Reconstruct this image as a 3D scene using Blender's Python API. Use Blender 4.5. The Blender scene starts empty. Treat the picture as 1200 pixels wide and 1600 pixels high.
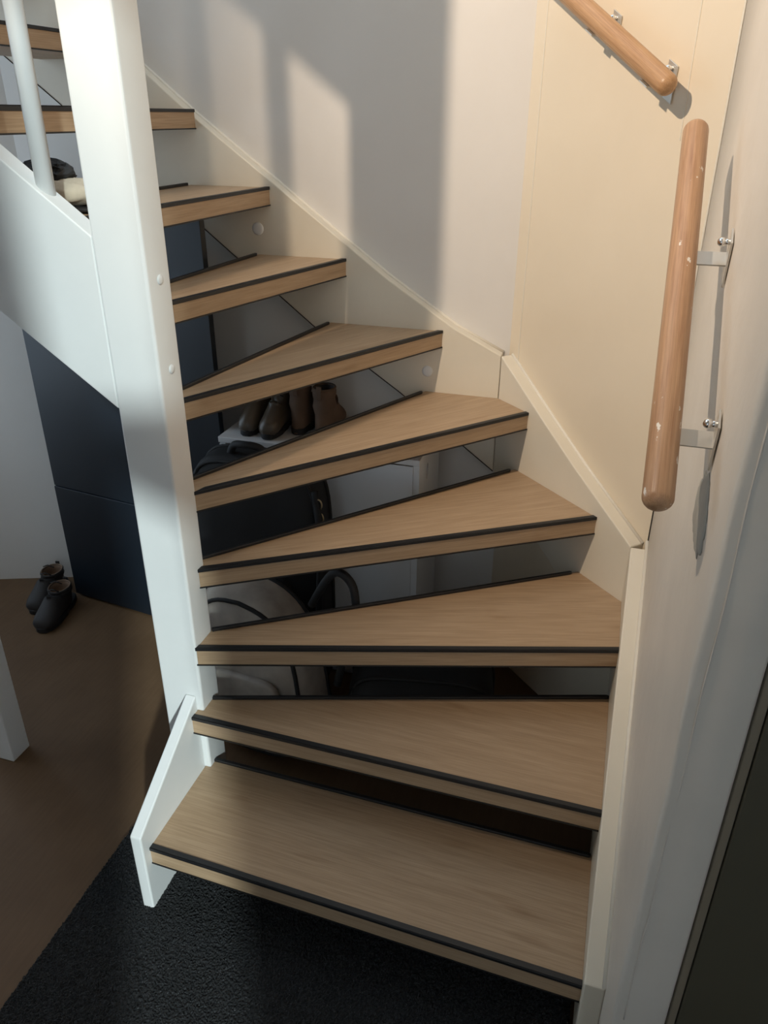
import bpy, bmesh, math, random
import numpy as np
from mathutils import Vector, Matrix
random.seed(7); np.random.seed(7)
R = math.radians
SC = bpy.context.scene
COL = SC.collection

# ------------------------------------------------------------------ camera
H = 0.185                                   # riser height
cam = bpy.data.cameras.new('camera')
cam.sensor_fit = 'VERTICAL'; cam.sensor_height = 32.0; cam.lens = 1215 / 1600 * 32.0
cam.clip_start = 0.02
cob = bpy.data.objects.new('camera', cam); COL.objects.link(cob)
cob.matrix_world = (Matrix.Translation((0, 0, 9 * H)) @ Matrix.Rotation(R(16.6), 4, 'Z')
                    @ Matrix.Rotation(R(90 - 27.093), 4, 'X') @ Matrix.Rotation(R(0.2895), 4, 'Z'))
SC.camera = cob

# ------------------------------------------------------------------ light
world = bpy.data.worlds.new('world'); SC.world = world
world.use_nodes = True
bg = world.node_tree.nodes['Background']
bg.inputs[0].default_value = (0.68, 0.84, 1.0, 1); bg.inputs[1].default_value = 1.5

sun = bpy.data.lights.new('sun', 'SUN'); sun.energy = 2.5; sun.angle = R(1.7); sun.color = (0.86, 1.0, 1.0)
sob = bpy.data.objects.new('sun', sun); COL.objects.link(sob)
sob.rotation_euler = Vector((-0.484, 0.775, -0.407)).to_track_quat('-Z', 'Y').to_euler()

bulb = bpy.data.lights.new('hall_spot', 'SPOT'); bulb.energy = 118; bulb.shadow_soft_size = 0.018
bulb.spot_size = R(88); bulb.spot_blend = 1.0
bulb.color = (1.0, 0.81, 0.62)
bob = bpy.data.objects.new('hall_spot', bulb); COL.objects.link(bob); bob.location = (-1.103, 0.55, 2.74)
bob.rotation_euler = Vector((1.22, 1.40, -0.98)).to_track_quat('-Z', 'Y').to_euler()

vs = SC.view_settings
SC.display_settings.display_device = 'sRGB'
vs.view_transform = 'Standard'; vs.look = 'None'; vs.gamma = 1.0; vs.use_curve_mapping = False
vs.exposure = 0.22

# ------------------------------------------------------------------ materials
def mat(name, color, rough=0.5, metal=0.0, spec=0.5):
    m = bpy.data.materials.new(name); m.use_nodes = True
    b = m.node_tree.nodes['Principled BSDF']
    b.inputs['Base Color'].default_value = (*color, 1)
    b.inputs['Roughness'].default_value = rough
    b.inputs['Metallic'].default_value = metal
    b.inputs['Specular IOR Level'].default_value = spec
    return m
def nodes(m):
    nt = m.node_tree; return nt, nt.nodes['Principled BSDF'], nt.nodes.new, nt.links.new
def coords(m, scale=(1, 1, 1), randomize=False):
    nt, b, N, L = nodes(m)
    tc = N('ShaderNodeTexCoord'); mp = N('ShaderNodeMapping'); mp.inputs['Scale'].default_value = scale
    L(tc.outputs['Object'], mp.inputs['Vector'])
    if randomize:
        oi = N('ShaderNodeObjectInfo'); ml = N('ShaderNodeMath'); ml.operation = 'MULTIPLY'; ml.inputs[1].default_value = 37.0
        L(oi.outputs['Random'], ml.inputs[0]); L(ml.outputs[0], mp.inputs['Location'])
    return mp.outputs['Vector']
def noise(m, vec, scale, detail=3, rough=0.5):
    nt, b, N, L = nodes(m)
    n = N('ShaderNodeTexNoise'); n.inputs['Scale'].default_value = scale
    n.inputs['Detail'].default_value = detail; n.inputs['Roughness'].default_value = rough
    if vec: L(vec, n.inputs['Vector'])
    return n.outputs['Fac']
def ramp(m, fac, stops):
    nt, b, N, L = nodes(m)
    r = N('ShaderNodeValToRGB'); L(fac, r.inputs['Fac'])
    e = r.color_ramp.elements
    e[0].position, e[0].color = stops[0][0], (*stops[0][1], 1)
    e[1].position, e[1].color = stops[-1][0], (*stops[-1][1], 1)
    for p, c in stops[1:-1]:
        x = e.new(p); x.color = (*c, 1)
    return r.outputs['Color']
def mix(m, fac, a, b_, mode='MIX'):
    nt, b, N, L = nodes(m)
    x = N('ShaderNodeMix'); x.data_type = 'RGBA'; x.blend_type = mode
    if isinstance(fac, float): x.inputs[0].default_value = fac
    else: L(fac, x.inputs[0])
    for sock, v in ((x.inputs[6], a), (x.inputs[7], b_)):
        if isinstance(v, tuple): sock.default_value = (*v, 1)
        else: L(v, sock)
    return x.outputs[2]
def setcol(m, c):
    nt, b, N, L = nodes(m); L(c, b.inputs['Base Color'])
def bump(m, h, strength=0.2, dist=0.002):
    nt, b, N, L = nodes(m)
    x = N('ShaderNodeBump'); x.inputs['Strength'].default_value = strength; x.inputs['Distance'].default_value = dist
    L(h, x.inputs['Height'])
    if b.inputs['Normal'].links: L(b.inputs['Normal'].links[0].from_socket, x.inputs['Normal'])
    L(x.outputs['Normal'], b.inputs['Normal'])

def oak(name, c_dark, c_mid, c_light, rough=0.48, stretch=(1.6, 26, 26), knots=True):
    m = mat(name, c_mid, rough)
    v = coords(m, stretch, True)
    f = noise(m, v, 3.2, 5, 0.62)
    c = ramp(m, f, [(0.25, c_dark), (0.5, c_mid), (0.78, c_light)])
    v2 = coords(m, (2.2, 150, 150), True)
    f2 = noise(m, v2, 4.0, 2, 0.5)
    c2 = ramp(m, f2, [(0.40, (0.80, 0.77, 0.74)), (0.56, (1, 1, 1))])
    c = mix(m, 0.75, c, c2, 'MULTIPLY')
    if knots:
        v3 = coords(m, (2.0, 9, 9), True)
        f3 = noise(m, v3, 2.0, 2, 0.5)
        c3 = ramp(m, f3, [(0.22, (0.74, 0.66, 0.58)), (0.34, (1, 1, 1))])
        c = mix(m, 0.8, c, c3, 'MULTIPLY')
    setcol(m, c)
    bump(m, f2, 0.35, 0.0008)
    return m
M = {}
M['oak'] = oak('light_oak_laminate', (0.385, 0.262, 0.158), (0.44, 0.305, 0.188), (0.495, 0.352, 0.224))
M['beech'] = oak('beech_wood', (0.40, 0.215, 0.10), (0.50, 0.29, 0.145), (0.57, 0.35, 0.19), 0.38, (4, 42, 42), False)
M['beech_worn'] = oak('beech_wood_worn', (0.36, 0.19, 0.10), (0.46, 0.27, 0.15), (0.53, 0.33, 0.19), 0.38, (3, 36, 36), False)
def _worn():
    m = M['beech_worn']; nt, b, N, L = nodes(m)
    src = b.inputs['Base Color'].links[0].from_socket
    v = coords(m, (16, 34, 34))
    f = noise(m, v, 1.3, 4, 0.6)
    mask = ramp(m, f, [(0.66, (0, 0, 0)), (0.68, (1, 1, 1))])
    setcol(m, mix(m, mask, src, (0.78, 0.72, 0.64)))
_worn()
M['strip'] = mat('black_trim', (0.012, 0.012, 0.013), 0.45)
def paint(name, color, rough, bscale, bstr, dist=0.001, dirt=0.0):
    m = mat(name, color, rough)
    v = coords(m)
    f = noise(m, v, bscale, 4, 0.55)
    bump(m, f, bstr, dist)
    if dirt:
        f2 = noise(m, v, 5.0, 4, 0.6)
        c = ramp(m, f2, [(0.3, tuple(x * (1 - dirt) for x in color)), (0.62, color)])
        setcol(m, c)
    return m
M['white'] = paint('white_satin_paint', (0.80, 0.81, 0.80), 0.30, 30, 0.10, 0.001, 0.04)
M['stringer'] = paint('cream_satin_paint', (0.78, 0.715, 0.59), 0.38, 30, 0.10, 0.001, 0.05)
M['wall'] = paint('white_wall_paint', (0.77, 0.74, 0.70), 0.62, 60, 0.08, 0.001, 0.03)
M['panel'] = paint('cream_wall_panel', (0.80, 0.695, 0.54), 0.42, 22, 0.06, 0.001, 0.03)
M['plaster'] = paint('rough_white_plaster', (0.74, 0.68, 0.60), 0.5, 16, 0.35, 0.006, 0.07)
M['patch_grey'] = paint('grey_wall_patch', (0.42, 0.41, 0.37), 0.5, 40, 0.4, 0.004, 0.25)
M['joint'] = mat('dark_joint_hole_shade', (0.05, 0.04, 0.03), 0.9)  # joint colour, also the painted shade behind the cabinet's oval hole
M['caulk'] = mat('cream_caulk', (0.78, 0.73, 0.63), 0.45)
M['olive'] = paint('dark_olive_paint', (0.080, 0.073, 0.050), 0.5, 12, 0.05, 0.001, 0.1)
M['beige_edge'] = mat('worn_beige_edge', (0.24, 0.20, 0.145), 0.5)
M['navy'] = paint('dark_navy_paint', (0.008, 0.013, 0.020), 0.42, 40, 0.05)
M['white_melamine'] = mat('white_melamine', (0.72, 0.74, 0.76), 0.4)
def floor_mat():
    m = mat('brown_vinyl_floor', (0.20, 0.14, 0.09), 0.55, 0.0, 0.2)
    v = coords(m, (1, 1, 1))
    f = noise(m, v, 3.0, 5, 0.6)
    c = ramp(m, f, [(0.3, (0.120, 0.070, 0.037)), (0.7, (0.165, 0.100, 0.055))])
    v2 = coords(m, (40, 3, 1))
    f2 = noise(m, v2, 3.0, 3, 0.5)
    c2 = ramp(m, f2, [(0.35, (0.90, 0.89, 0.88)), (0.6, (1, 1, 1))])
    setcol(m, mix(m, 0.8, c, c2, 'MULTIPLY')); bump(m, f2, 0.05, 0.001)
    return m
M['floor'] = floor_mat()
def carpet_mat():
    m = mat('black_carpet', (0.012, 0.013, 0.015), 0.85)
    v = coords(m)
    f = noise(m, v, 420, 2, 0.6)
    c = ramp(m, f, [(0.35, (0.0015, 0.0017, 0.002)), (0.60, (0.006, 0.0068, 0.008)), (0.72, (0.085, 0.09, 0.097))])
    setcol(m, c)
    nt, b, N, L = nodes(m)
    b.inputs['Sheen Weight'].default_value = 0.05; b.inputs['Sheen Roughness'].default_value = 0.5
    return m
M['carpet'] = carpet_mat()
def steel(name, col, rough):
    m = mat(name, col, rough, 1.0)
    return m
M['zinc'] = mat('pale_metal', (0.62, 0.60, 0.55), 0.38, 0.6)
M['chrome'] = steel('chrome', (0.85, 0.85, 0.85), 0.12)
M['brass'] = steel('dull_brass', (0.62, 0.52, 0.33), 0.3)
def leather(name, col, rough, s=90, k=0.25):
    m = mat(name, col, rough)
    v = coords(m); f = noise(m, v, s, 4, 0.6); bump(m, f, k, 0.001)
    f2 = noise(m, v, 14, 3, 0.5)
    setcol(m, ramp(m, f2, [(0.3, tuple(x * 0.72 for x in col)), (0.7, tuple(min(1, x * 1.2) for x in col))]))
    return m
M['boot_olive'] = leather('olive_brown_leather', (0.085, 0.065, 0.046), 0.32)
M['boot_suede'] = leather('brown_suede', (0.115, 0.068, 0.042), 0.8)
M['boot_dark'] = leather('dark_leather', (0.020, 0.016, 0.015), 0.65)
M['lining'] = leather('tan_lining', (0.20, 0.125, 0.08), 0.8)
M['rubber'] = mat('black_rubber', (0.010, 0.010, 0.011), 0.6)
M['black_fabric'] = leather('black_fabric', (0.010, 0.0105, 0.012), 0.7, 220, 0.3)
M['beige_fabric'] = leather('grey_beige_fabric', (0.40, 0.36, 0.32), 0.75, 260, 0.3)
M['knit'] = leather('beige_knit', (0.50, 0.43, 0.33), 0.9, 160, 0.8)
M['shadow_rail_grey'] = mat('grey_shadow_rail', (0.3, 0.3, 0.3), 0.5)

# ------------------------------------------------------------------ mesh helpers
def link(name, bm, m, parent=None, matrix=None, smooth=False):
    me = bpy.data.meshes.new(name)
    bmesh.ops.recalc_face_normals(bm, faces=bm.faces)
    bm.to_mesh(me); bm.free()
    if smooth:
        for p in me.polygons: p.use_smooth = True
    me.materials.append(m)
    o = bpy.data.objects.new(name, me); COL.objects.link(o)
    if matrix is not None: o.matrix_world = matrix
    if parent is not None: o.parent = parent
    return o
def tag(o, label=None, cat=None, group=None, kind=None):
    if label: o['label'] = label
    if cat: o['category'] = cat
    if group: o['group'] = group
    if kind: o['kind'] = kind
    return o
def empty(name, loc=(0, 0, 0), rz=0.0, label=None, cat=None, group=None):
    o = bpy.data.objects.new(name, None); COL.objects.link(o); o.empty_display_size = 0.05
    o.location = loc; o.rotation_euler = (0, 0, rz)
    return tag(o, label, cat, group)
def prism_bm(pts, d, bevel=0.0, segs=2):
    """pts: closed 3-D polygon, extruded along vector d"""
    bm = bmesh.new(); d = Vector(d)
    a = [bm.verts.new(Vector(p)) for p in pts]; b = [bm.verts.new(Vector(p) + d) for p in pts]
    n = len(pts)
    bm.faces.new(a); bm.faces.new(b[::-1])
    for i in range(n): bm.faces.new((a[i], b[i], b[(i + 1) % n], a[(i + 1) % n]))
    bmesh.ops.recalc_face_normals(bm, faces=bm.faces)
    if bevel: bmesh.ops.bevel(bm, geom=bm.edges[:], offset=bevel, segments=segs, affect='EDGES', profile=0.5, clamp_overlap=True)
    return bm
def box_bm(x0, x1, y0, y1, z0, z1, bevel=0.0, segs=2):
    return prism_bm([(x0, y0, z0), (x1, y0, z0), (x1, y1, z0), (x0, y1, z0)], (0, 0, z1 - z0), bevel, segs)
def join(*bms):
    out = bmesh.new()
    for b in bms:
        me = bpy.data.meshes.new('tmp'); b.to_mesh(me); b.free(); out.from_mesh(me); bpy.data.meshes.remove(me)
    return out
def smooth_path(pts, n=6):
    P = [Vector(p) for p in pts]; out = []
    for i in range(len(P) - 1):
        p0, p1, p2, p3 = P[max(i - 1, 0)], P[i], P[i + 1], P[min(i + 2, len(P) - 1)]
        for k in range(n):
            t = k / n
            out.append(0.5 * (2 * p1 + (p2 - p0) * t + (2 * p0 - 5 * p1 + 4 * p2 - p3) * t * t + (3 * p1 - p0 - 3 * p2 + p3) * t ** 3))
    return out + [P[-1]]
def rings_bm(rings, cap0=True, cap1=True):
    bm = bmesh.new(); vs_ = [[bm.verts.new(Vector(p)) for p in r] for r in rings]
    for a, b in zip(vs_, vs_[1:]):
        n = len(a)
        for i in range(n): bm.faces.new((a[i], a[(i + 1) % n], b[(i + 1) % n], b[i]))
    if cap0: bm.faces.new(vs_[0][::-1])
    if cap1: bm.faces.new(vs_[-1])
    return bm
def frame_of(t):
    t = Vector(t).normalized(); up = Vector((0, 0, 1)) if abs(t.z) < 0.95 else Vector((1, 0, 0))
    a = t.cross(up).normalized(); return a, a.cross(t).normalized()
def tube_bm(path, r, n=10, closed=False):
    P = [Vector(p) for p in path]; rings = []
    for i, p in enumerate(P):
        if closed: t = P[(i + 1) % len(P)] - P[i - 1]
        else: t = P[min(i + 1, len(P) - 1)] - P[max(i - 1, 0)]
        a, b = frame_of(t); rr = r[i] if isinstance(r, (list, tuple)) else r
        rings.append([p + (a * math.cos(k * 2 * math.pi / n) + b * math.sin(k * 2 * math.pi / n)) * rr for k in range(n)])
    if closed: rings.append(rings[0]); 
    bm = rings_bm(rings, not closed, not closed)
    if closed: bmesh.ops.remove_doubles(bm, verts=bm.verts[:], dist=1e-6)
    return bm
def superell_bm(rx, ry, rz, e=0.45, n=32, m=20, c=(0, 0, 0), fn=None):
    sp = lambda v, q: math.copysign(abs(v) ** q, v)
    rings = []
    for j in range(1, m):
        ph = -math.pi / 2 + math.pi * j / m; ring = []
        for i in range(n):
            th = 2 * math.pi * i / n
            p = Vector((rx * sp(math.cos(ph), e) * sp(math.cos(th), e), ry * sp(math.cos(ph), e) * sp(math.sin(th), e), rz * sp(math.sin(ph), e)))
            if fn: p = fn(p)
            ring.append(p + Vector(c))
        rings.append(ring)
    return rings_bm(rings)
def struct(name, bm, m, smooth=False):
    o = link(name, bm, m, smooth=smooth); o['kind'] = 'structure'; return o
def vwall_bm(a, b, z0, z1, t):
    """vertical wall slab with its room face on the line a-b, thickness t to the left of a->b"""
    a = Vector((a[0], a[1], 0)); b = Vector((b[0], b[1], 0)); d = (b - a).normalized(); n = Vector((-d.y, d.x, 0)) * t
    return prism_bm([a + Vector((0, 0, z0)), b + Vector((0, 0, z0)), b + n + Vector((0, 0, z0)), a + n + Vector((0, 0, z0))], (0, 0, z1 - z0))

# ------------------------------------------------------------------ room shell
YA = 2.19                       # face of the wall stringer along the back wall
WA = 2.232                      # back wall surface
XC = 0.107; WC = 0.147          # right stringer face / right wall surface
SB = 1.885; WB = SB + 0.042 * 2 ** 0.5     # diagonal: x + y = const
cAB = (WB - WA, WA); cBC = (WC, WB - WC)
sAB = (SB - YA, YA); sBC = (XC, SB - XC)
YE = 0.837                      # front end of the right wall
TOP = 3.7
struct('floor', box_bm(-3.2, 1.4, -1.6, 2.6, -0.06, 0.0), M['floor'])
struct('wall_back', vwall_bm(cAB, (-1.87, WA), 0, TOP, -0.12), M['wall'])
struct('wall_left', vwall_bm((-1.87, WA), (-2.57, 1.970), 0, TOP, -0.12), M['wall'])
XL = -2.45                      # unseen hall wall left of the frame, opening added for cool sky fill
struct('wall_left_hall', join(vwall_bm((XL, 0.8), (XL, -1.5), 0, 3.5, -0.12), vwall_bm((XL, 1.80), (XL, 0.8), 2.45, 3.5, -0.12),
       vwall_bm((XL, 1.80), (XL, 0.8), 0, 0.6, -0.12)), M['wall'])
struct('wall_diagonal', vwall_bm(cBC, cAB, 0, TOP, -0.12), M['panel'])

def wall_right():
    # lumpy plaster with a rounded, uneven arris at its front end
    bm = bmesh.new(); prof = []
    x1 = 0.2255; r = 0.006
    prof.append((WC, cBC[1] + 0.05)); prof.append((WC, 1.5)); prof.append((WC, 1.2)); prof.append((WC, 1.0)); prof.append((WC, YE + 0.06)); prof.append((WC, YE + r + 0.0015))
    for k in range(6):
        a = k / 5 * math.pi / 2
        prof.append((WC + r - r * math.cos(a), YE + r - r * math.sin(a)))
    prof.append((WC + r + 0.0015, YE)); prof.append((WC + 0.04, YE)); prof.append((x1 - 0.004, YE)); prof.append((x1, YE + 0.004)); prof.append((x1, cBC[1] + 0.05))
    zs = np.linspace(0, TOP, 95); rings = []
    for z in zs:
        ring = []
        for i, (x, y) in enumerate(prof):
            dx = dy = 0
            if 4 <= i <= 13:
                dx = 0.0012 * math.sin(z * 9 + i * .15) + 0.0012 * math.sin(z * 21.7 + i * .2) + random.uniform(-.0003, .0003)
                dy = 0.0008 * math.sin(z * 11 + i * .15) + random.uniform(-.0002, .0002)
            ring.append((x + dx, y + dy, z))
        rings.append(ring)
    return rings_bm(rings)
wr = struct('wall_right', wall_right(), M['plaster'], True)
rz_ = np.linspace(0.35, 1.75, 90)
struct('trim_6', tube_bm([(WC + 0.016 + 0.001 * math.sin(z * 23), YE - 0.0004 + 0.0006 * math.sin(z * 17), z) for z in rz_],
       [0.0009 + 0.0005 * abs(math.sin(z * 31)) for z in rz_], 6), M['plaster'], True)
struct('wall_right_hall', vwall_bm((1.15, -1.5), (1.15, 0.9), 0, 3.5, -0.12), M['wall'])
# joint line between the diagonal panel and the right wall, and panel seams
ji = Vector((cBC[0] - 0.0015, cBC[1] - 0.0015, 0))
struct('trim_1', tube_bm([ji + Vector((0, 0, z)) for z in (0.72, 1.3)], 0.0016, 6), M['joint'])
struct('trim_2', tube_bm([ji + Vector((0, 0, z)) for z in (1.3, 2.6)], 0.003, 6), M['caulk'])
def on_b(t, z, off=0.0):        # point on the diagonal wall, t = 0 at back corner, 1 at right corner
    p = Vector((cAB[0] + (cBC[0] - cAB[0]) * t, cAB[1] + (cBC[1] - cAB[1]) * t, z))
    return p + Vector((-1, -1, 0)).normalized() * off
for k, t in enumerate((0.07, 0.83)):
    struct('trim_%d' % (3 + k), tube_bm([on_b(t, z, 0.0002) for z in (1.62 if t > .5 else 0.98, 2.6)], 0.0016, 6), M['caulk'])

# unseen rear wall: tall slot for the sun, second opening added for sky fill
def rear():
    y0, y1 = -1.62, -1.5
    bs = [box_bm(-2.57, -1.05, y0, y1, 0, 3.5), box_bm(-0.55, 0.64, y0, y1, 0, 3.5), box_bm(-1.05, -0.55, y0, y1, 2.15, 3.5), box_bm(-1.05, -0.55, y0, y1, 0, 0.1), box_bm(-0.55, -0.51, -3.0, y0, 0, 3.5), box_bm(1.006, 1.27, y0, y1, 0, 3.5),  # thin box outside the wall is an added fin that blocks the sun
          box_bm(0.64, 1.006, y0, y1, 3.37, 3.5), box_bm(0.64, 1.006, y0, y1, 0, 0.12)]
    return join(*bs)
struct('wall_rear', rear(), M['wall'])
def rail_arched():
    n = 10
    top = [(1.006 - 0.366 * i / n, -1.58, 2.64 - 0.04 * i / n) for i in range(n + 1)]
    bot = [(0.64 + 0.366 * i / n, -1.58, 2.47 - 0.10 * (i / n) ** 2) for i in range(n + 1)]
    return prism_bm(bot + top, (0, 0.04, 0))
struct('floor_outside', box_bm(-6, 6, -9, -1.63, -0.10, -0.02), M['plaster'])
struct('shadow_rail', rail_arched(), M['shadow_rail_grey'])  # unseen bar, added and curved to cast the dim band on the post
struct('ceiling', box_bm(-3.12, 1.27, -1.62, 1.22, 3.4, 3.5), M['wall'])
struct('wall_upper', box_bm(-3.12, 1.27, 1.12, 1.22, 3.0, TOP), M['wall'])

# dark door leaf to the right of the wall end, its worn edge strip
struct('trim_5', box_bm(0.2285, 0.2400, YE + 0.004, YE + 0.05, 0, 2.15, 0.002), M['beige_edge'])
dl = struct('door_1', box_bm(0.2415, 1.14, YE + 0.002, YE + 0.045, 0.005, 2.1, 0.002), M['olive'])

# ------------------------------------------------------------------ staircase
stair = empty('staircase', (0, 0, 0), 0, 'winding open staircase with white stringers and ten light oak treads edged in black', 'staircase')

def isect(p, d, n, c):          # 2-D line p + t d with n.x = c
    t = (c - (n[0] * p[0] + n[1] * p[1])) / (n[0] * d[0] + n[1] * d[1]); return (p[0] + t * d[0], p[1] + t * d[1])
def to_x(a, b, x): return isect(a, (b[0] - a[0], b[1] - a[1]), (1, 0), x)
def to_y(a, b, y): return isect(a, (b[0] - a[0], b[1] - a[1]), (0, 1), y)
def to_b(a, b): return isect(a, (b[0] - a[0], b[1] - a[1]), (1, 1), SB)
PX0, PX1, PY0, PY1 = -0.945, -0.838, 1.28, 1.36       # newel post section
YI = 1.328                                             # inner face of the upper inner string
f3 = ((-0.828, 1.285), (0.111, 1.565)); r3 = ((-0.837, 1.361), (-0.016, 1.893))
f4 = ((-0.837, 1.332), (0.018, 1.868)); r4 = ((-0.851, 1.388), (-0.234, 2.110))
f5 = ((-0.844, 1.349), (-0.204, 2.087)); r5 = ((-0.875, 1.428), (-0.527, 2.186))
f6 = ((-0.878, 1.428), (-0.476, 2.196)); r6 = ((-0.944, 1.535), (-0.822, 2.19))
TREADS = {
 # k: (front left, front right, [right side corners], rear right, rear left, [left side corners])
 1: ((-0.853, 1.018), (XC, 0.981), [], (XC, 1.290), (-0.838, 1.308), [(-0.838, 1.28), (-0.853, 1.28)]),
 2: ((-0.853, 1.249), (XC, 1.237), [], (XC, 1.622), (PX1, 1.330), [(PX1, 1.28), (-0.853, 1.28)]),
 3: (to_x(*f3, PX1), to_x(*f3, XC), [sBC], to_b(*r3), (PX1, 1.360), []),
 4: ((PX1, 1.3315), to_b(*f4), [], to_b(*r4), to_y(*r4, PY1), [(PX1, PY1)]),
 5: (to_y(*f5, 1.3535), to_b(*f5), [sAB], to_y(*r5, YA), to_y(*r5, PY1), [(PX1, PY1)]),
 6: (to_y(*f6, PY1), to_y(*f6, YA), [], to_y(*r6, YA), (-0.944, PY1), []),
 7: ((-1.000, YI), (-0.771, YA), [], (-1.045, YA), (-1.090, YI), []),
 8: ((-1.045, YI), (-0.998, YA), [], (-1.250, YA), (-1.245, YI), []),
 9: ((-1.210, YI), (-1.213, YA), [], (-1.470, YA), (-1.470, YI), []),
 10: ((-1.430, YI), (-1.430, YA), [], (-1.690, YA), (-1.690, YI), []),
 11: ((-1.650, YI), (-1.650, YA), [], (-1.910, YA), (-1.910, YI), []),
}
TT = 0.049
def make_tread(k):
    fl, fr, rs, rr, rl, ls = TREADS[k]
    z = k * H + {9: 0.010}.get(k, 0.0)
    fl, fr, rr, rl = (Vector((*p, 0)) for p in (fl, fr, rr, rl))
    ax = (fr - fl).normalized(); ang = math.atan2(ax.y, ax.x)
    mw = Matrix.Translation((fl.x, fl.y, z)) @ Matrix.Rotation(ang, 4, 'Z'); inv = mw.inverted()
    loc = lambda p: inv @ Vector((p[0], p[1], z))
    poly = [fl, fr] + [Vector((*p, 0)) for p in rs] + [rr, rl] + [Vector((*p, 0)) for p in ls]
    L = [loc(p) for p in poly]
    # the board sits 1.2 mm under the trims' upper faces
    board = [Vector((p.x, p.y, -0.0012)) for p in L]
    t = link('tread', prism_bm(board, (0, 0, -(TT - 0.0012)), 0.0008, 1), M['oak'], None, mw)
    w = (fr - fl).length
    e0 = -0.002 if k in (3, 4, 5) else 0.0          # upper trims run past the post corner
    # L-shaped nosing trim: top flange and thin front lip
    a = [(e0, -0.0022, 0.0008), (w, -0.0022, 0.0008), (w, -0.0022, -0.0075), (e0, -0.0022, -0.0075)]
    lip = prism_bm(a, (0, 0.003, 0), 0.0006, 1)
    dl_ = (L[-1] if ls else L[len(poly) - 1]); 
    fw = 0.013
    # right end of flange follows the tread's right side
    q = L[2]; kx = (q.x - w) / q.y * fw if q.y > 1e-4 else 0
    ql = L[-1]; kl = (ql.x - 0) / ql.y * fw if abs(ql.y) > 1e-4 else 0
    flange = prism_bm([(e0, -0.002, 0.0008), (w, -0.002, 0.0008), (w + kx, fw, 0.0008), (max(kl, -0.012), fw, 0.0008)], (0, 0, -0.003), 0.0006, 1)
    n1 = link('nosing_trim', join(lip, flange), M['strip'], t); n1.matrix_parent_inverse = Matrix(); n1.matrix_basis = Matrix()
    a = [(e0, -0.0018, -TT + 0.0022), (w, -0.0018, -TT + 0.0022), (w, -0.0018, -TT - 0.0012), (e0, -0.0018, -TT - 0.0012)]
    n2 = link('lower_trim', prism_bm(a, (0, 0.006, 0)), M['strip'], t)
    # rear trim, ends short and rounded at the wall side
    A, B = loc(rl), loc(rr); d = (B - A); ln = d.length; d.normalize(); nrm = Vector((d.y, -d.x, 0))
    if k >= 6: A = A + d * 0.0
    B2 = B - d * (0.022 if k > 2 else 0.002)
    rw = 0.010; hh = 0.0075
    pts = [A + nrm * 0.0, B2 - d * 0.006, B2 - d * 0.001 + nrm * 0.002, B2 + nrm * rw * 0.5, B2 - d * 0.002 + nrm * rw * 0.9, B2 - d * 0.008 + nrm * rw, A + nrm * rw]
    n3 = link('rear_trim', prism_bm([(p.x, p.y, -0.001) for p in pts], (0, 0, hh), 0.001, 1), M['strip'], t)
    # short pegs along the lower edge of the riser opening seen on the trims
    t.parent = stair
    return t
for k in TREADS: make_tread(k)

# wall stringers
topA = [(-2.05, 2.29), (-1.366, 1.774), (-1.221, 1.660), (-0.998, 1.500), (-0.656, 1.252), (-0.58, 1.203), (-0.445, 1.118), (sAB[0], 1.050)]
botA = [(sAB[0], 0.69), (-0.603, 0.911), (-0.878, 1.094), (-1.258, 1.392), (-2.05, 1.99)]
sa = link('wall_stringer', prism_bm([(x, YA, z) for x, z in topA + botA], (0, WA - YA, 0), 0.003), M['stringer'], stair)
d45 = Vector((1, 1, 0)).normalized() * 0.042
ptsB = [(sAB[0], sAB[1], 1.050), (-0.154, 2.039, 0.919), (-0.051, 1.936, 0.834), (XC, sBC[1], 0.715), (XC, sBC[1], 0.36), (sAB[0], sAB[1], 0.69)]
sb = link('wall_stringer', prism_bm(ptsB, d45, 0.003), M['stringer'], stair)
yf = 0.965
ptsC = [(XC, sBC[1], 0.715), (XC, yf, 0.217), (XC, yf, 0.0), (XC, 1.16, 0.0), (XC, sBC[1], 0.36)]
sc = link('wall_stringer', prism_bm(ptsC, (WC - XC, 0, 0), 0.003), M['stringer'], stair)
# fillets of caulk along the wall side of the stringer tops
link('caulk_bead', tube_bm([(x, WA - 0.002, z + 0.001) for x, z in topA], 0.005, 8), M['caulk'], sa, smooth=True)
bB = [Vector(p) + d45 * 0.95 for p in ptsB[:4]]
link('caulk_bead', tube_bm(bB, 0.005, 8), M['caulk'], sb, smooth=True)
link('caulk_bead', tube_bm([(WC - 0.002, sBC[1] + 0.02, 0.727), (WC - 0.002, yf, 0.219)], 0.005, 8), M['caulk'], sc, smooth=True)

link('lower_joint', tube_bm([(x, YA - 0.0005, z) for x, z in botA], 0.0015, 6), M['joint'], sa)
# newel post
post = link('newel_post', box_bm(PX0, PX1, PY0, PY1, 0, 2.62, 0.006, 3), M['white'], stair)
# short bottom string in front of the post
s0 = [(-0.853, 0.994, 0.0), (-0.853, 0.994, 0.238), (-0.853, 1.2785, 0.412), (-0.853, 1.2785, 0.03), (-0.853, 1.13, 0.0)]
link('bottom_string', prism_bm(s0, (-0.028, 0, 0), 0.0035), M['white'], stair)
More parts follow.
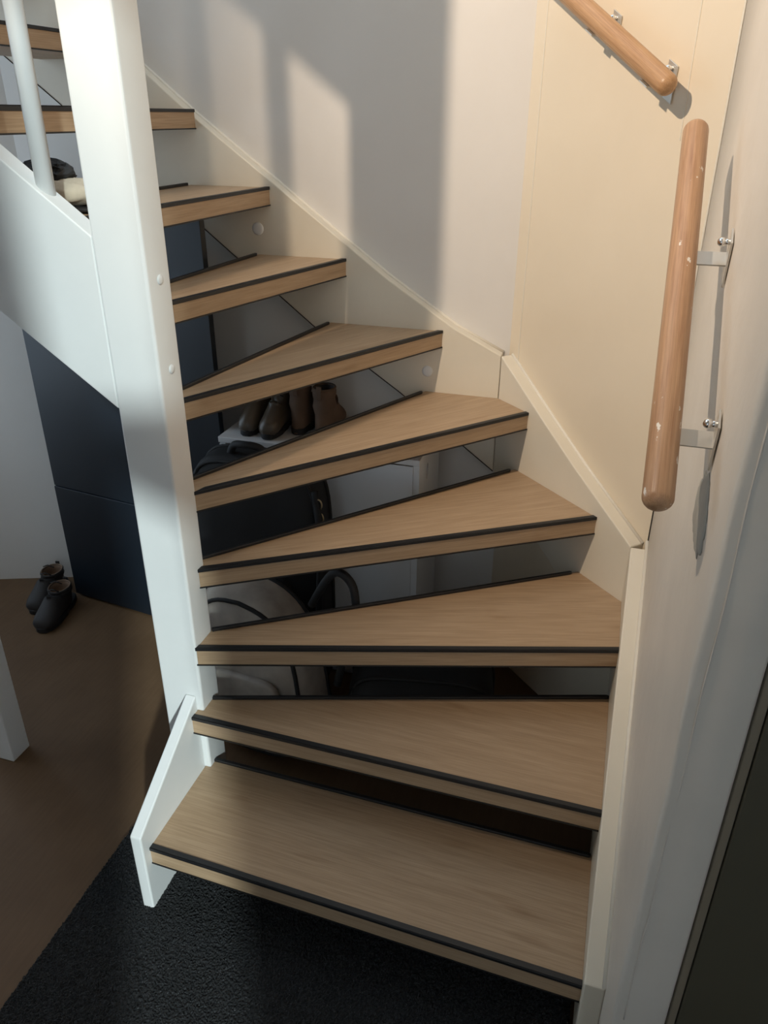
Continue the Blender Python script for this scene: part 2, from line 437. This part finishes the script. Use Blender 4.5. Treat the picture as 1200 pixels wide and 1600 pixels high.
# upper inner string
def up_top(x): return 1.467 + 0.757 * (-0.95 - x)
def up_bot(x): return 1.130 + 0.747 * (-0.944 - x)
xs = (PX0, -2.05)
inner = link('inner_string', prism_bm([(xs[0], PY0 + 0.001, up_top(xs[0])), (xs[1], PY0 + 0.001, up_top(xs[1])), (xs[1], PY0 + 0.001, up_bot(xs[1])), (xs[0], PY0 + 0.001, up_bot(xs[0]))], (0, 0.046, 0), 0.0025), M['white'], stair)
for i in range(6):
    x = -1.046 - 0.107 * i
    zb = up_top(x); zt = 2.275 + 0.75 * (-0.95 - x)
    link('baluster', tube_bm([(x, 1.308, zb - 0.03), (x, 1.308, zt)], 0.0165, 20), M['white'], stair, smooth=True)
hr = [(PX0, 1.275, 2.27), (-2.05, 1.275, 2.27 + 0.75 * 1.105), (-2.05, 1.275, 2.50 + 0.75 * 1.105), (PX0, 1.275, 2.50)]
link('top_rail', prism_bm(hr, (0, 0.065, 0), 0.006), M['white'], stair)  # unseen rail, made extra deep so its shadow darkens the back wall
# white screw caps
def cap(p, n, r, parent):
    n = Vector(n).normalized(); a, b = frame_of(n); P = Vector(p); rings = []
    for rr, h in ((1, 0), (1, 0.35), (0.85, 0.7), (0.5, 0.95), (0.15, 1.0)):
        rings.append([P + n * (h * 0.0045 - 0.0005) + (a * math.cos(t * math.pi / 10) + b * math.sin(t * math.pi / 10)) * r * rr for t in range(20)])
    link('screw_cap', rings_bm(rings), M['white'], parent, smooth=True)
cap((-1.041, YA, 1.366), (0, -1, 0), 0.018, sa)
cap((-0.520, YA, 0.986), (0, -1, 0), 0.0165, sa)
cap((PX1, 1.322, 1.385), (1, 0, 0), 0.0095, post)
cap((PX1, 1.324, 1.211), (1, 0, 0), 0.0095, post)

# ------------------------------------------------------------------ white post under the upper flight
sp = [(-1.600, 1.290, 0.0), (-1.492, 1.290, 0.0), (-1.492, 1.290, up_bot(-1.492) - 0.001), (-1.600, 1.290, up_bot(-1.6) - 0.001)]
tag(link('support_post', prism_bm(sp, (0, 0.068, 0), 0.003), M['white']), 'square white post standing on brown floor at the left edge', 'post')

# ------------------------------------------------------------------ carpet
def carpet():
    x0, x1, y0, y1, st = -1.035, 0.100, 0.50, 1.30, 0.0028
    nx, ny = int((x1 - x0) / st), int((y1 - y0) / st)
    X, Y = np.meshgrid(np.linspace(x0, x1, nx), np.linspace(y0, y1, ny))
    Z = 0.0065 + np.random.rand(ny, nx) * 0.0055
    X = X + np.random.uniform(-.0009, .0009, X.shape); Y = Y + np.random.uniform(-.0009, .0009, Y.shape)
    Z[-1, :] = 0; Z[:, 0] = 0
    V = np.stack([X, Y, Z], -1).reshape(-1, 3)
    i = np.arange(ny - 1)[:, None] * nx + np.arange(nx - 1)[None, :]
    F = np.stack([i, i + 1, i + nx + 1, i + nx], -1).reshape(-1, 4)
    b = len(V)
    V2 = np.array([(x0, -1.2, 0.009), (x1, -1.2, 0.009), (x1, y0, 0.009), (x0, y0, 0.009)])
    me = bpy.data.meshes.new('carpet')
    me.from_pydata(np.vstack([V, V2]).tolist(), [], F.tolist() + [[b, b + 1, b + 2, b + 3]])
    me.materials.append(M['carpet'])
    o = bpy.data.objects.new('carpet', me); COL.objects.link(o)
    tag(o, 'black pile carpet on the floor in front of the bottom step', 'carpet')
carpet()

# ------------------------------------------------------------------ handrails
def rail_bm(a, b, r):
    a, b = Vector(a), Vector(b); d = (b - a).normalized(); L = (b - a).length
    path, rad = [], []
    for k in range(7):
        t = k / 6 * math.pi / 2; path.append(a + d * (r * 0.85 * (1 - math.cos(t)))); rad.append(max(0.0008, r * math.sin(t)))
    n0 = len(path)
    for k in range(1, 12): path.append(a + d * (r + (L - 2 * r) * k / 12)); rad.append(r)
    for k in range(7):
        t = math.pi / 2 - k / 6 * math.pi / 2; path.append(b - d * (r * 0.85 * (1 - math.cos(t)))); rad.append(max(0.0008, r * math.sin(t)))
    A, B = frame_of(d); n = 28; rings = []
    for p, q in zip(path, rad): rings.append([p + (A * math.cos(j * 2 * math.pi / n) + B * math.sin(j * 2 * math.pi / n)) * q for j in range(n)])
    return rings_bm(rings)
def rail_thing(name, a, b, r, wood, wn, standoff, brackets, label):
    """a low end, b high end, wn = unit vector from wall into the room, standoff = axis to wall"""
    a, b, wn = Vector(a), Vector(b), Vector(wn).normalized()
    d = (b - a).normalized()
    ang = d.to_track_quat('X', 'Z').to_matrix().to_4x4()
    root = empty(name, a, 0, label, 'handrail', 'round wooden handrails')
    mw = Matrix.Translation(a) @ ang; inv = mw.inverted()
    o = link('rail', rail_bm(inv @ a, inv @ b, r), wood, None, ang, True); o.parent = root
    up = wn.cross(d); up = up if up.z > 0 else -up
    def place(bm_pts_fn, nm, m, parent, smooth=False):
        return link(nm, bm_pts_fn, m, parent, smooth=smooth)
    for t in brackets:
        c = d * t                                            # relative to root
        br = None
        w, th = 0.013, 0.0018
        lo = -up * (r + 0.001)
        # arm: flat bar under the rail going to the wall
        s = c + lo - d * w
        arm = prism_bm([s - wn * (standoff - 0.002), s + wn * 0.012, s + wn * 0.012 + d * 2 * w, s - wn * (standoff - 0.002) + d * 2 * w], -up * th * 1.6)
        br = link('bracket', arm, M['zinc'], root)
        wl = c - wn * (standoff - 0.0012)
        # wall plate: skewed strip lying on the wall
        pl = [wl - d * 0.032 - up * 0.048, wl - d * 0.002 - up * 0.048, wl + d * 0.026 + up * 0.014, wl - d * 0.004 + up * 0.014]
        link('wall_plate', prism_bm(pl, wn * 0.003, 0.0006, 1), M['zinc'], br)
        sc_ = wl + d * 0.008 + up * 0.004
        link('screw', join(tube_bm([sc_, sc_ + wn * 0.012], 0.0045, 12), superell_bm(0.0068, 0.0068, 0.0068, 1.0, 14, 9, sc_ + wn * 0.014)), M['chrome'], br, smooth=True)
    return root
rail_thing('handrail', (0.079, 0.930, 1.226), (0.080, 1.500, 1.652), 0.0200, M['beech_worn'], (-1, 0, 0), WC - 0.080, (0.125, 0.445),
           'paint-flecked wooden handrail running down the right plaster wall')
offB = 0.060
a2 = Vector((0.036, 1.814, 1.711)); dB = Vector((-0.208, 0.207, 0.165))
def onB(p, off):
    k = (WB - 2 ** 0.5 * off - p.x - p.y) / 2; return Vector((p.x + k, p.y + k, p.z))
a2 = onB(a2, offB); b2 = onB(a2 + dB * 1.55, offB)
rail_thing('handrail', a2, b2, 0.0215, M['beech'], (-1, -1, 0), offB, (0.065, 0.27),
           'short clean wooden handrail high on the cream diagonal wall')
# raised irregular grey patch on the right wall near the handrail
def patch(yc, zc, ry, rz, seed, label):
    rnd = random.Random(seed); rings = []
    base = []
    n = 40
    for j in range(n):
        t = j * 2 * math.pi / n; q = 1 + rnd.uniform(-.10, .10) + 0.10 * math.sin(3 * t + seed)
        base.append((math.cos(t) * ry * q, math.sin(t) * rz * q))
    for f, h in ((1, 0.0), (0.97, 0.0012), (0.8, 0.0022), (0.4, 0.0028)):
        rings.append([(WC - h - 0.0004, yc + y * f, zc + z * f) for y, z in base])
    tag(link('grey_patch', rings_bm(rings), M['patch_grey'], smooth=True), label, 'wall patch', None)
patch(1.045, 1.175, 0.075, 0.052, 3, 'irregular grey patch on the wall below the lower end of the handrail')

# ------------------------------------------------------------------ under the stairs: cupboards
cup = empty('cupboard', (-1.115, 1.985, 0), R(180 - 8), 'tall dark navy cupboard standing under the stairs', 'cupboard')
# local x runs to the left along the front, local -y... front face is y = 0, depth towards -y (back wall)
Wc = 0.755
def cpart(name, bm, m, parent=cup): return link(name, bm, m, parent)
cpart('carcass', prism_bm([(0, -0.021, 0), (Wc, -0.021, 0), (Wc, -0.085, 0), (0.085, -0.085, 0)], (0, 0, 1.42), 0.002), M['navy'])
cpart('door', box_bm(0.0, Wc, -0.020, 0.0, 0.471, 1.42, 0.0015), M['navy'])
cpart('drawer_front', box_bm(0.0, Wc, -0.020, 0.002, 0.012, 0.468, 0.0015), M['navy'])

lc = empty('cabinet', (-0.474, 1.935, 0), 0, 'low white cabinet under the stairs with boots on top', 'cabinet')
def side_with_hole():
    # right side panel with an oval finger hole, built as a ring of quads around the hole
    y0, y1, z0, z1 = 0.0, 0.25, 0.0, 0.79
    cy, cz, hy, hz = 0.098, 0.735, 0.013, 0.026
    bm = bmesh.new(); n = 24; pin, pout = [], []
    for j in range(n):
        t = j * 2 * math.pi / n
        c, s = math.cos(t), math.sin(t)
        pin.append((cy + hy * c, cz + hz * s))
        k = min((y1 - cy) / c if c > 1e-6 else 1e9, (cy - y0) / -c if c < -1e-6 else 1e9, (z1 - cz) / s if s > 1e-6 else 1e9, (cz - z0) / -s if s < -1e-6 else 1e9)
        pout.append((cy + c * k, cz + s * k))
    # exact corners
    for corner in ((y0, z0), (y1, z0), (y0, z1), (y1, z1)):
        j = min(range(n), key=lambda q: abs(math.atan2(pout[q][1] - cz, pout[q][0] - cy) - math.atan2(corner[1] - cz, corner[0] - cy)))
        pout[j] = corner
    lay = []
    for x in (-0.018, 0.0):
        lay.append(([bm.verts.new((x, y, z)) for y, z in pin], [bm.verts.new((x, y, z)) for y, z in pout]))
    for i in range(n):
        k = (i + 1) % n
        for a, b in lay: bm.faces.new((a[i], a[k], b[k], b[i]))
        for q in (0, 1): bm.faces.new((lay[0][q][i], lay[0][q][k], lay[1][q][k], lay[1][q][i]))
    return bm
link('side_panel', side_with_hole(), M['white_melamine'], lc)
link('side_panel', box_bm(-0.616, -0.598, 0, 0.25, 0, 0.79, 0.001), M['white_melamine'], lc)
link('top', box_bm(-0.620, 0.001, -0.003, 0.252, 0.790, 0.808, 0.0015), M['white_melamine'], lc)
link('door', box_bm(-0.617, -0.0185, -0.002, 0.0, 0.03, 0.787, 0.0006, 1), M['white_melamine'], lc)
link('hole_shade', prism_bm([(-0.012, 0.098 + 0.0128 * math.cos(k * math.pi / 10), 0.735 + 0.0256 * math.sin(k * math.pi / 10)) for k in range(20)], (0.005, 0, 0)), M['joint'], lc)  # dark disc painted in for the shade inside the hole
link('plinth', box_bm(-0.597, -0.019, 0.02, 0.035, 0.0, 0.03), M['white_melamine'], lc)

# ------------------------------------------------------------------ footwear
def shoe_rings(length, width, shaft_h, sr, lean=0.0):
    """upper swept from toe (+y front is -y) to the shaft top; returns ring list (y- = toe)"""
    rings = []; n = 26
    def ring(c, ax_w, ax_h, rw, rh_up, rh_dn, flat=True):
        out = []
        for j in range(n):
            t = j * 2 * math.pi / n; cs, sn = math.cos(t), math.sin(t)
            q = Vector(c) + Vector(ax_w) * rw * cs + Vector(ax_h) * (rh_up if sn > 0 else rh_dn) * sn
            out.append(q)
        return out
    L = length
    W = width / 2
    X = (1, 0, 0)
    spec = [ # (y, z centre, normal tilt deg (0 = section facing toe, 90 = facing up), half width, up, down)
        (-L * 0.50, 0.022, 0, W * 0.20, 0.008, 0.008), (-L * 0.485, 0.025, 0, W * 0.55, 0.018, 0.016), (-L * 0.44, 0.028, 0, W * 0.85, 0.026, 0.022),
        (-L * 0.36, 0.030, 0, W * 1.0, 0.034, 0.024), (-L * 0.24, 0.034, 4, W * 1.02, 0.042, 0.028), (-L * 0.12, 0.040, 14, W * 0.95, 0.052, 0.036),
        (-L * 0.00, 0.046, 30, W * 0.88, 0.064, 0.058), (L * 0.12, 0.052, 52, W * 0.85, 0.080, 0.078), (L * 0.19, 0.070, 72, W * 0.84, sr * 1.35, sr * 1.25)]
    for y, z, tl, w, u, dn in spec:
        a = R(tl); h = Vector((0, -math.sin(a), math.cos(a)))
        rings.append(ring((0, y, z), X, h, w, u, dn))
    k = 6
    for i in range(1, k + 1):
        z = 0.075 + (shaft_h - 0.075) * i / k
        fl = 1 + 0.06 * math.sin(i * 1.7)
        rings.append(ring((0, L * 0.20 + lean * i / k, z), X, (0, -1, 0), sr * fl, sr * 1.25 * fl, sr * 1.15 * fl))
    for f, dz in ((0.9, 0.0), (0.85, -0.02), (0.8, -0.06)):
        rings.append(ring((0, L * 0.20 + lean, shaft_h + dz), X, (0, -1, 0), sr * f, sr * 1.25 * f, sr * 1.15 * f))
    return rings
def sole_bm(L, W, z0, z1):
    pts = []
    for j in range(28):
        t = j * 2 * math.pi / 28; y = math.sin(t) * L / 2
        w = W / 2 * (1.02 - 0.16 * (1 if y > 0.02 else 0)) * (0.9 if abs(y) < 0.04 else 1.0)
        c = math.cos(t); pts.append((math.copysign(abs(c) ** 0.7, c) * w, y, z0))
    return prism_bm(pts, (0, 0, z1 - z0), 0.003, 1)
def make_shoe(name, loc, rz, L, W, sh, sr, m, lin, label, group=None, sole=0.02, trim=None):
    root = empty(name, loc, rz, label, 'boot' if 'boot' in name else 'shoe', group)
    rg = shoe_rings(L, W, sh, sr)
    n_in = 3
    up = link('upper', rings_bm(rg[:-n_in + 0], True, False), m, root, smooth=True)
    link('lining', rings_bm([rg[-n_in - 1]] + rg[-n_in:], False, True), lin, root, smooth=True)
    link('sole', sole_bm(L * 1.02, W * 1.06, 0.0, sole), M['rubber'], root)
    # collar and pull tab
    col = [Vector(p) + Vector((0, 0, -0.004)) for p in rg[-n_in - 1]]
    link('collar', tube_bm(col, 0.0035, 6, True), trim or m, root, smooth=True)
    yb = L * 0.20 + sr * 1.17
    link('pull_tab', box_bm(-0.008, 0.008, yb - 0.003, yb + 0.002, sh - 0.03, sh + 0.010, 0.0015, 1), trim or m, root)
    # laces across the instep
    for q in range(3):
        y = -L * 0.12 + 0.028 * q; z = 0.092 + 0.018 * q
        link('lace', tube_bm([(-W * 0.26, y + .004, z - 0.010), (0, y, z + 0.001), (W * 0.26, y + .004, z - 0.010)], 0.0022, 6), M['rubber'], root, smooth=True)
    return root
zc = 0.809
make_shoe('boot', (-1.018, 2.055, zc), R(2), 0.20, 0.064, 0.19, 0.029, M['boot_olive'], M['rubber'], 'dark olive leather boot at the left end of the white cabinet top')
make_shoe('boot', (-0.946, 2.045, zc), R(2), 0.20, 0.064, 0.19, 0.029, M['boot_olive'], M['rubber'], 'dark olive leather boot with shiny toe, second from left on the white cabinet')
make_shoe('boot', (-0.874, 2.085, zc), R(180), 0.155, 0.066, 0.150, 0.032, M['boot_suede'], M['boot_dark'], 'brown suede ankle boot beside the olive boots on the cabinet')
make_shoe('boot', (-0.796, 2.085, zc), R(177), 0.155, 0.066, 0.145, 0.033, M['boot_suede'], M['boot_dark'], 'brown suede ankle boot at the right end of the row on the cabinet')
make_shoe('shoe', (-1.950, 2.045, 0.0), R(10), 0.24, 0.084, 0.098, 0.039, M['boot_dark'], M['lining'], 'dark brown low shoe on the brown floor near the white wall', None, 0.022)
make_shoe('shoe', (-1.848, 1.955, 0.0), R(10), 0.24, 0.084, 0.098, 0.039, M['boot_dark'], M['lining'], 'dark brown low shoe on the brown floor touching the navy cupboard', None, 0.022)

# ------------------------------------------------------------------ bags under the stairs
def bag(name, loc, rx, ry, rz, e, m, label, piping_m, strap_pts, rz_rot=0.0, fn=None, pulls=()):
    root = empty(name, loc, rz_rot, label, 'bag')
    link('body', superell_bm(rx, ry, rz, e, 40, 26, (0, 0, rz), fn), m, root, smooth=True)
    sp = lambda v, q: math.copysign(abs(v) ** q, v)
    for yy, f in ((-ry * 0.72, 0.965), (ry * 0.4, 1.0)):
        k = (1 - abs(yy / ry) ** (2 / e)) ** (e / 2) + 0.004
        path = []
        for i in range(48):
            t = i * 2 * math.pi / 48
            p = Vector((rx * k * sp(math.cos(t), e), yy, rz * k * sp(math.sin(t), e)))
            if fn: p = fn(p)
            path.append(p + Vector((0, 0, rz)))
        path = [Vector((p.x, p.y, max(p.z, 0.006))) for p in path]
        link('piping', tube_bm(path, 0.006, 8, True), piping_m, root, smooth=True)
    # front pocket outline
    path = []
    for i in range(40):
        t = i * 2 * math.pi / 40
        path.append(Vector((rx * 0.62 * sp(math.cos(t), 0.5), -ry * 0.985, rz * 0.72 + rz * 0.45 * sp(math.sin(t), 0.5))))
    link('pocket', superell_bm(rx * 0.6, 0.014, rz * 0.44, 0.4, 28, 12, (0, -ry * 0.96, rz * 0.72)), m, root, smooth=True)
    for pts in strap_pts:
        link('strap', tube_bm(smooth_path(pts), 0.011, 8), piping_m, root, smooth=True)
    for p in pulls:
        ring = [Vector(p) + Vector((0.010 * math.cos(i * math.pi / 8), 0, 0.016 * math.sin(i * math.pi / 8))) for i in range(16)]
        link('buckle', tube_bm(ring, 0.0024, 6, True), M['brass'], root, smooth=True)
    return root
bag('backpack', (-0.925, 1.845, 0.0), 0.205, 0.075, 0.405, 0.38, M['black_fabric'], 'tall black bag standing in front of the white cabinet', M['black_fabric'],
    [[(-0.08, -0.01, 0.80), (-0.06, -0.02, 0.835), (-0.02, -0.03, 0.845), (0.02, -0.02, 0.835), (0.04, -0.01, 0.80)],
     [(0.19, -0.05, 0.74), (0.212, -0.075, 0.62), (0.205, -0.075, 0.45), (0.19, -0.06, 0.30)]], 0, None,
    [(0.204, -0.060, 0.705), (0.208, -0.062, 0.665)])
def slump(p):
    k = (p.z / 0.28 + 1) / 2
    return Vector((p.x * (1.06 - 0.22 * k) - 0.02 * k, p.y * (1.05 - 0.25 * k), p.z - 0.04 * k * max(0, p.x / 0.2)))
bag('backpack', (-0.830, 1.600, 0.0), 0.195, 0.120, 0.275, 0.62, M['beige_fabric'], 'rounded grey beige backpack with black piping under the stairs', M['black_fabric'],
    [[(0.165, -0.05, 0.48), (0.235, -0.03, 0.50), (0.262, -0.02, 0.42), (0.245, -0.03, 0.30)], [(0.15, 0.02, 0.50), (0.205, 0.01, 0.60), (0.245, 0.0, 0.635), (0.283, 0.0, 0.60), (0.290, 0.0, 0.50), (0.280, 0.0, 0.40)]], R(-6), slump)
bag('holdall', (-0.390, 1.690, 0.0), 0.200, 0.130, 0.165, 0.42, M['black_fabric'], 'black holdall lying on the floor behind the lowest treads', M['rubber'], [], R(10))

# knitted slipper with dark fleece lying on the eighth tread
hat = empty('slipper', (-1.148, 1.50, 8 * H + 0.001), R(82), 'beige knitted slipper with black fleece collar on the eighth tread', 'slipper')
def kn(p): return Vector((p.x, p.y, p.z * (0.75 + 0.25 * max(0, p.y / 0.09)) + 0.0025 * math.sin(p.x * 330)))
link('upper', superell_bm(0.050, 0.110, 0.034, 0.85, 40, 20, (0, 0, 0.036), kn), M['knit'], hat, smooth=True)
def fz(p): return p * (1 + random.uniform(-0.10, 0.10))
link('fleece_collar', superell_bm(0.050, 0.060, 0.028, 0.9, 30, 18, (0, 0.048, 0.070), fz), M['black_fabric'], hat)
link('sole', superell_bm(0.048, 0.112, 0.006, 0.6, 30, 8, (0, 0, 0.006)), M['rubber'], hat)
